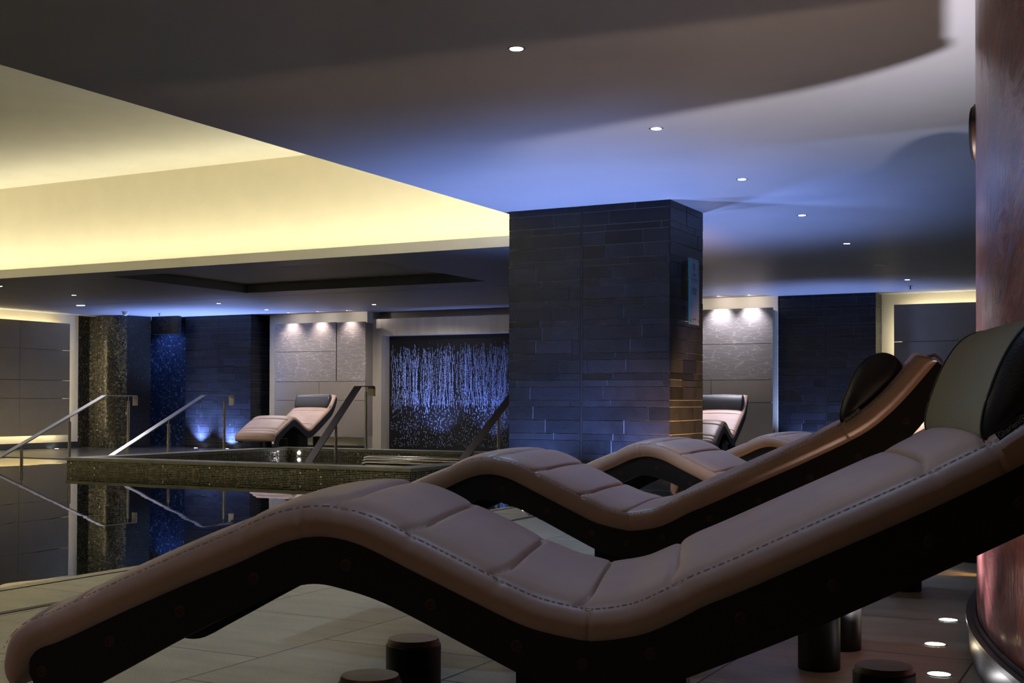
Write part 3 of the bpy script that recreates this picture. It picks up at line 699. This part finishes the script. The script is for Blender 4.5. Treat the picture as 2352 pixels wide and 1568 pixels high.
for i, (loc, a, lb, far) in enumerate(LOUNGERS):
    o = proto if i == 0 else copy_tree(proto)
    o.location = loc; o.rotation_euler = (0, 0, R(a)); tag(o, lb, 'lounger', 'leather relax loungers'); LO.append(o)
    if far:
        for ch in o.children:
            if ch.name.startswith('pillow'):
                ch.data = ch.data.copy(); ch.data.materials.clear(); ch.data.materials.append(M['black_leather'])
        for ch in o.children:
            if ch.name.startswith('pedestal'): ch.location.z = -loc[2]

# round capped posts standing by the loungers
def make_post():
    t = empty('support_post')
    m = MB(); m.lathe((0, 0, 0), [(0, 0), (.076, 0), (.078, .004), (.078, .312), (.0745, .314), (.0735, .300), (0, .300)], 40); m.build('post_body', 'black', t, 35)
    m = MB(); m.lathe((0, 0, 0), [(0, .302), (.072, .302), (.0735, .310), (.0735, .322), (.070, .330), (.0, .332)], 40); m.build('leather_cap', leather('brown_cap_leather', (.20, .13, .09)), t, 35)
    return t
pp = make_post()
POSTS = [((-1.868, 2.978), 'round black post with brown leather cap beside the nearest lounger, the taller-looking one'),
         ((-1.709, 2.525), 'round black post with brown leather cap at the bottom edge, cut off below'),
         ((-.616, 3.238), 'round black post with reddish leather cap at the bottom right near the floor lights'),
         ((-1.125, 4.66), 'round black post under the raised back of the second lounger, in front'),
         ((-1.135, 5.08), 'round black post under the raised back of the second lounger, partly hidden behind another post'),
         ((-1.18, 6.82), 'round black post under the raised back of the third lounger'),
         ((-1.02, 8.25), 'round black post under the raised back of the fourth lounger')]
for i, ((x, y), lb) in enumerate(POSTS):
    o = pp if i == 0 else copy_tree(pp); o.location = (x, y, 0); tag(o, lb, 'post', 'round black posts beside the loungers')
def lw(i, s, wv):
    loc, a = LOUNGERS[i][0], R(LOUNGERS[i][1]); return (loc[0]+s*math.cos(a)-wv*math.sin(a), loc[1]+s*math.sin(a)+wv*math.cos(a), 0)
for (i, s, wv, lb) in ((2, -.58, .30, 'round black post under the knee curve of the third lounger, nearer one'), (2, -.58, .62, 'round black post under the knee curve of the third lounger, farther one'),
                       (1, -.58, .33, 'round black post under the knee curve of the second lounger, nearer one'), (1, -.58, .66, 'round black post under the knee curve of the second lounger, farther one'),
                       (4, -.58, .24, 'round black post under the foot half of the lounger left of the waterfall, right one'), (4, -.58, .56, 'round black post under the foot half of the lounger left of the waterfall, left one'), (4, .69, .20, 'round black post behind the lounger left of the waterfall'),
                       (5, .69, .20, 'round black post behind the pale lounger beside the middle pillar')):
    o = copy_tree(pp); o.location = lw(i, s, wv); tag(o, lb, 'post', 'round black posts beside the loungers')

# ------------------------------------------------------------------ handrails
def rail(name, label, X, top, bend, low, posts, hw, endw, deck):
    t = empty(name, (X, top[0], 0)); tag(t, label, 'handrail', 'steel pool handrails')
    m = MB()
    path = [(X, top[0], top[1]-.17), (X, top[0], top[1]-.02), (X, top[0]-.02, top[1]), (X, bend[0], bend[1]), (X, low[0], low[1])]
    m.bar(path, (1, 0, 0), hw, .008); keep(m.build('handrail_bar', 'steel_dark' if X < -13 else 'steel_darker', smooth=None), t)
    for (y, z0, z1) in posts:
        m = MB(); m.tube([(X, y, z0), (X, y, z1-.09)], .024, 16); pz = keep(m.build('rail_post', 'steel', smooth=40), t)
        m = MB(); m.tube([(X, y, z1-.09), (X, y, z1-.008)], .009, 10); keep(m.build('pin', 'steel', pz, 40), t).parent = pz
        m2 = pz.children[0]; m2.matrix_parent_inverse = (Matrix.Translation(t.location)).inverted() @ Matrix.Translation(t.location)
        m = MB(); m.lathe((X, y, z0), [(0, .002), (.045, .002), (.045, .010), (.026, .014)], 24); q = m.build('flange', 'steel', smooth=35); q.parent = pz
    return t
def lin(a, b, y): return a[1]+(b[1]-a[1])*(y-a[0])/(b[0]-a[0])
B1, W1 = (15.27, 1.088), (12.75, -.05)
rail('handrail', 'long steel handrail at the far left with its lower end in the pool', -15.75, (15.98, 1.088), B1, W1, [(15.82, .0, 1.088), (14.52, -.6, lin(B1, W1, 14.52)), (13.56, -1.2, lin(B1, W1, 13.56))], .055, 0, 0)
B2, W2 = (15.98, 1.093), (13.3, -.12)
rail('handrail', 'steel handrail lit blue, left of the plunge tub', -14.2, (16.69, 1.095), B2, W2, [(16.50, .0, 1.095), (15.15, -.4, lin(B2, W2, 15.15)), (14.0, -1.2, lin(B2, W2, 14.0))], .055, 0, 0)
B3, W3 = (17.52, 1.259), (16.0, -.10)
rail('handrail', 'dark flat handrail dropping into the plunge tub before the far lounger', -12.13, (17.93, 1.262), B3, W3, [(17.76, .178, 1.26), (16.88, -.89, lin(B3, W3, 16.88))], .075, 0, 0)
B4, W4 = (18.25, 1.259), (16.2, .0)
rail('handrail', 'dark flat handrail dropping into the plunge tub, partly behind the slate pillar', -9.4, (18.6, 1.262), B4, W4, [(17.54, .178, lin(B4, W4, 17.54)), (18.45, 0, 1.26)], .075, 0, 0)

# ------------------------------------------------------------------ ceiling fittings
def make_down():
    t = empty('downlight')
    m = MB(); m.lathe((0, 0, 0), [(.034, -.001), (.046, -.004), (.048, 0), (.048, .002), (.034, .002), (.034, -.001)], 32); m.build('trim_ring', 'trim_ring', t, 40)
    m = MB(); m.lathe((0, 0, 0), [(.0335, -.0025), (.0001, -.0045)], 32); m.build('lens', 'lens', t, 40)
    return t
dn = make_down()
ordn = ('nearest', 'second', 'third', 'fourth', 'fifth')
DL = [((-2.911, 5.615), 'bright ceiling downlight nearest the camera at the top of the picture'), ((-2.933, 7.68), 'second nearest downlight of the right ceiling row'), ((-2.978, 9.747), 'downlight just right of the top of the middle slate pillar, third in the row'), ((-3.03, 11.884), 'fourth downlight of the right ceiling row, behind the middle pillar'), ((-3.114, 14.227), 'fifth downlight of the right ceiling row'), ((-3.233, 18.802), 'farthest downlight of the right ceiling row, beside a sprinkler head'),
      ((-16.296, 13.584), 'downlight cut by the left edge of the picture'), ((-16.513, 15.3), 'bright starry downlight above the left wall corner'), ((-15.456, 17.786), 'small downlight above the left slate pillar'), ((-15.661, 19.43), 'small downlight between the left slate pillar and the beige panels'), ((-12.982, 19.259), 'downlight above the waterfall frame')]
for i, ((x, y), lb) in enumerate(DL):
    o = dn if i == 0 else copy_tree(dn); o.location = (x, y, H); tag(o, lb, 'ceiling light', 'ceiling downlights')
    spot('downlight_beam', (x, y, H-.02), (x, y, 0), 38.0 if x > -10 else (32.0 if y > 17 and x < -15 else 95.0), COOL if x > -10 else WHITE, 96 if x > -10 else 165, .8, .03)
# fill downlights added outside the frame to brighten the foreground
for (x, y) in ((-2.9, 3.55), (-1.0, 2.3), (-2.9, 1.5)):
    o = copy_tree(dn); o.location = (x, y, H); tag(o, {3.55: 'added fill downlight over the pool side of the nearest lounger, above the frame'}.get(y, 'added fill downlight over the %s of the camera, outside the frame' % ('right' if x > -2 else 'left')), 'ceiling light', 'ceiling downlights')
    spot('downlight_beam', (x, y, H-.02), (x, y, 0), 12 if y > 3 else 20, COOL, 66, .8, .04)
for (x, y) in ((-3.6, -1.6), (-.6, -1.9)):  # two warm fills added behind the camera for the near cushion sides
    o = copy_tree(dn); o.location = (x, y, H); tag(o, 'added warm fill downlight behind the camera on the %s' % ('left' if x < -2 else 'right'), 'ceiling light', 'ceiling downlights')
    spot('downlight_beam', (x, y, H-.02), (x, y+.6, 0), 27, (1, .62, .36), 140, .9, .04)
m = MB(); m.box(-18.24, -18.10, 16.96, 17.04, H-.006, H-.001); o = m.build('slot_light', 'lens_dim'); tag(o, 'small flat slot light on the ceiling above the left corner', 'ceiling light')
m = MB(); m.lathe((-3.203, 16.655, H), [(0, -.004), (.05, -.004), (.075, -.007), (.085, -.002), (.085, -.0005)], 32); o = m.build('ceiling_vent', 'trim_ring', smooth=40); tag(o, 'round unlit metal ceiling vent behind the right downlight row', 'vent')
t = empty('smoke_detector', (-18.578, 18.56, H)); tag(t, 'white domed smoke detector on the ceiling above the mosaic wall', 'smoke detector')
m = MB(); m.lathe((0, 0, 0), [(.075, -.001), (.075, -.015), (.06, -.02)], 32); m.build('base_plate', 'white_plastic', t, 40)
m = MB(); m.lathe((0, 0, 0), [(.06, -.02), (.058, -.05), (.045, -.075), (.02, -.088), (.0005, -.09)], 32); m.build('dome', 'white_plastic', t, 60)
def sprinkler(x, y, lb):
    t = empty('sprinkler', (x, y, H)); tag(t, lb, 'sprinkler', 'ceiling sprinklers')
    m = MB(); m.lathe((0, 0, 0), [(.035, -.001), (.033, -.006), (.012, -.008)], 24); m.build('escutcheon', 'trim_ring', t, 40)
    m = MB(); m.tube([(0, 0, -.006), (0, 0, -.05)], .008, 10); m.lathe((0, 0, -.05), [(.0, 0), (.022, 0), (.022, -.002), (0, -.002)], 16); m.build('sprinkler_head', 'black', t, 40)
sprinkler(-3.359, 19.802, 'small sprinkler head on the ceiling before the yellow back wall')
sprinkler(-18.303, 19.237, 'small sprinkler head on the ceiling above the mosaic wall')
# spotlight under the recess ceiling at the far left edge
t = empty('ceiling_spotlight', (-12.28, 9.9, RT)); tag(t, 'pale cone-shaped spotlight under the lit recess, cut by the left edge', 'spotlight')
m = MB(); m.lathe((0, 0, 0), [(.13, 0), (.15, -.01), (.15, -.03), (.142, -.035), (.142, -.05), (.15, -.055), (.148, -.075), (.135, -.08)], 40); m.build('mounting_ring', 'white_plastic', t, 40)
m = MB(); m.lathe((0, 0, 0), [(.135, -.08), (.11, -.20), (.075, -.33), (.070, -.335)], 40); m.build('cone_body', 'white_plastic', t, 40)
m = MB(); m.lathe((0, 0, 0), [(.068, -.332), (.068, -.345), (.0005, -.345)], 32); m.build('lens_hood', 'black', t, 40)
# wall speaker on the pillar's left side
t = empty('column_speaker', (-5.56, 10.72, 2.17)); tag(t, 'slim black column speaker on the left side of the middle slate pillar', 'speaker')
m = MB(); m.box(-.05, .045, -.05, .05, -.145, .14); m.build('speaker_case', 'black', t)
m = MB(); m.box(-.052, .047, -.052, .052, .14, .146); m.build('end_cap', 'white_plastic', t)
m = MB(); m.box(.045, .088, -.02, .02, -.03, .03); m.build('bracket', 'black', t)
# glass sign on the pillar's right side
t = empty('glass_sign', (-3.79, 10.90, 2.02)); tag(t, 'tall glass notice with grey print on the right side of the middle pillar', 'sign')
gm, gnt, gb = newmat('frosted_sign_glass'); gb.inputs['Base Color'].default_value = (.20, .24, .25, 1); gb.inputs['Roughness'].default_value = .06; gb.inputs['Specular IOR Level'].default_value = .8; gb.inputs['Alpha'].default_value = .75; M['sign_glass'] = gm
m = MB(); m.box(-.004, .004, -.14, .14, -.30, .31); gl = m.build('glass_sheet', 'sign_glass', t)
m = MB(); m.box(-.0045, .0045, -.147, -.1405, -.30, .31); m.build('glass_edge', 'glass_teal', t)
for (yy, zz) in ((-.11, .0+.28), (-.11, -.27), (.11, .28), (.11, -.27), (-.11, .12)):
    m = MB(); m.tube([(-.045, yy, zz), (.008, yy, zz)], .009, 12); m.build('standoff', 'steel', t, 40)
m = MB()
rows = [[(.0046, r*.9*math.cos(q*math.pi/12), .235+r*math.sin(q*math.pi/12)) for q in range(24)] for r in (.034, .024)]; m.grid(rows, True)
m.box(.0044, .0048, -.006, .006, .215, .255)
for (za, l_) in ((.165, .07), (.150, .05), (.118, .09), (.095, .09), (.035, .07), (.018, .08), (0, .06), (-.018, .07), (-.25, .05)):
    y = -l_
    while y < l_: 
        ww = random.uniform(.010, .022); m.box(.0044, .0048, y, min(y+ww, l_), za-.0045, za+.0045); y += ww+.007
m.build('printed_notice', simple('sign_print', (.02, .025, .03), .6), t)

# ------------------------------------------------------------------ floor uplights
def make_up(matname):
    t = empty('floor_light')
    m = MB(); m.lathe((0, 0, 0), [(.040, .001), (.041, .0035), (.050, .003), (.051, .0005)], 32); m.build('trim_ring', 'trim_ring', t, 40)
    m = MB(); m.lathe((0, 0, 0), [(.040, .0025), (.0001, .003)], 32); m.build('lens', matname, t, 40)
    return t
ups = {k: make_up(k) for k in ('lens_floor', 'lens_amber', 'lens_blue')}; used = set()
def uplight(x, y, kind, lb, power, color, aim=(0, 0, 2.8), size=75, blend=.7, group='round floor uplights', dy=0):
    o = ups[kind] if kind not in used else copy_tree(ups[kind]); used.add(kind)
    o.location = (x, y, 0); tag(o, lb, 'floor light', group)
    spot('uplight_beam', (x, y+dy, .02), (x+aim[0], y+aim[1], aim[2]), power, color, size, blend, .03)
G1 = 'round floor uplights beside the rose curved wall'
uplight(-.847, 5.969, 'lens_floor', 'round white floor light farthest of the three beside the rose curved wall', 8, (1, .72, .50), (-.6, .1, 2), size=130, group=G1)
uplight(-.81, 5.342, 'lens_amber', 'amber-tinted round floor light, middle of the three beside the rose curved wall', 26, (1, .66, .42), (-1.2, .1, 2), 90, .9, group=G1)
uplight(-.708, 4.76, 'lens_floor', 'round white floor light nearest of the three beside the rose curved wall', 340, (1, .92, .95), (-.9, 1.1, 2), size=86, blend=.9, dy=.035, group=G1)
uplight(-.50, 3.95, 'lens_amber', 'added amber round floor light hidden behind the nearest lounger', 3, AMBER, (0, 0, 2), 130, .8, group=G1)  # unseen, added to light the ceiling and the near pillow
uplight(-.22, 3.45, 'lens_floor', 'added white round floor light hidden below the head of the nearest lounger', 3, WHITE, size=120, group=G1)  # unseen as well, added for the same ceiling and pillow
uplight(-.83, 7.6, 'lens_amber', 'added amber round floor light hidden behind the third lounger head', 18, AMBER, (-1.5, .2, .8), 100, .8, group=G1)  # unseen, added to throw amber on lounger sides and pillar
uplight(-.55, 8.9, 'lens_floor', 'added white round floor light hidden behind the fourth lounger', 30, COOL, size=95, group=G1)  # unseen cool light added further round the curved wall
uplight(-2.7, 9.75, 'lens_amber', 'added amber round floor light hidden behind the loungers beside the middle pillar', 640, AMBER, (-1.15, 1.1, .85), 48, .9, group=G1)  # added lamp that makes the orange glow on the pillar side
spot('uplight_beam', (-.70, 4.79, .02), (-.60, 4.79, 2.8), 12, (1, .85, .85), 80, .8, .03)
G2 = 'blue floor uplights at the slate pillars'
uplight(-18.10, 20.13, 'lens_blue', 'left blue-white floor light at the foot of the left slate pillar', 420, BLUE, (.1, .1, 2.8), 100, .9, group=G2)
uplight(-17.25, 20.13, 'lens_blue', 'right blue-white floor light at the foot of the left slate pillar', 330, BLUE, (0, .06, 2.8), 130, .9, group=G2)
uplight(-5.12, 10.10, 'lens_blue', 'blue floor light at the left foot of the middle pillar, hidden by the loungers', 150, BLUE, (0, -.12, 2.8), 110, .8, group=G2)
uplight(-4.22, 10.10, 'lens_blue', 'blue floor light at the right foot of the middle pillar, hidden by the loungers', 180, BLUE, (0, -.12, 2.8), 110, .8, group=G2)
uplight(-4.9, 11.55, 'lens_blue', 'blue floor light behind the middle pillar on the left', 100, BLUE, (0, .1, 2.8), 110, .8, group=G2)
uplight(-4.1, 11.55, 'lens_blue', 'blue floor light behind the middle pillar on the right', 150, BLUE, (0, .1, 2.8), 110, .8, group=G2)
uplight(-3.42, 11.0, 'lens_blue', 'added blue floor light right of the middle pillar, hidden by the loungers', 130, BLUE, (-.43, -.12, 2.35), 26, .9, group=G2)  # added lamp imitating the bluish sheen high on the pillar side
uplight(-5.22, 20.58, 'lens_blue', 'blue floor light at the left foot of the back right pillar', 110, BLUE, (.04, .03, 2.8), 96, .8, group=G2)
uplight(-4.4, 20.58, 'lens_blue', 'blue floor light at the right foot of the back right pillar', 110, BLUE, (.04, .03, 2.8), 96, .8, group=G2)
uplight(-20.28, 18.36, 'lens_floor', 'bright white floor light at the foot of the left wall panels', 6, (1, .9, .7), (-.08, 0, 2), 60, .8, group='floor light at the left wall')
# narrow wall washers over the crackled panels
wsh = copy_tree(dn); wsh.scale = (.45, .45, .45)
for ch in wsh.children:
    if ch.name.startswith('lens'): ch.data = ch.data.copy(); ch.data.materials.clear(); ch.data.materials.append(M['lens_dim'])
first = True
for (x, y, p) in ((-15.78, 20.28, 9), (-15.05, 20.28, 9), (-14.32, 20.28, 7), (-7.35, 20.31, 8), (-6.62, 20.31, 9), (-6.08, 20.31, 8)):
    o = copy_tree(wsh); o.location = (x, y, H); o['group'] = 'panel washer lights'; o['category'] = 'ceiling light'
    o['label'] = {-15.78: 'left small washer light over the beige crackled panels', -15.05: 'middle small washer light over the beige crackled panels', -14.32: 'right small washer light over the beige crackled panels', -7.35: 'small washer light over the grey panels, hidden behind the middle pillar', -6.62: 'small washer light over the grey panels, just right of the middle pillar', -6.08: 'small washer light over the right part of the grey panels'}[x]
    spot('washer_beam', (x, y, H-.03), (x, 20.71, H-.16), 1.6 if x < -10 else 2.4, (1, .90, .88), 140, 1.0, .02)
    spot('washer_beam', (x, y, H-.03), (x, y+.12, 0), p*(3.4 if x < -10 else 6.5), (1, .86, .90) if x < -10 else (.80, .80, 1), 100, 1.0, .02)
for ch in list(wsh.children): bpy.data.objects.remove(ch)
bpy.data.objects.remove(wsh)
spot('lounger_fill', (-6.3, 19.4, H-.03), (-5.9, 18.9, 0), 90, (.95, .88, 1), 80, .9, .03)  # added fill to brighten the pale lounger, no fitting above it
# small lamp in the tub wall
m = MB(); rows = []
for (r, dy) in ((.03, 0), (.03, -.008), (.0002, -.010)): rows.append([(-13.41+r*math.cos(q*math.pi/8), TY1-wd+dy-.002, .09+r*math.sin(q*math.pi/8)) for q in range(16)])
m.grid(rows, True); o = m.build('tub_lamp', 'lens_floor', smooth=40); tag(o, 'tiny bright lamp in the inner wall of the plunge tub', 'lamp')
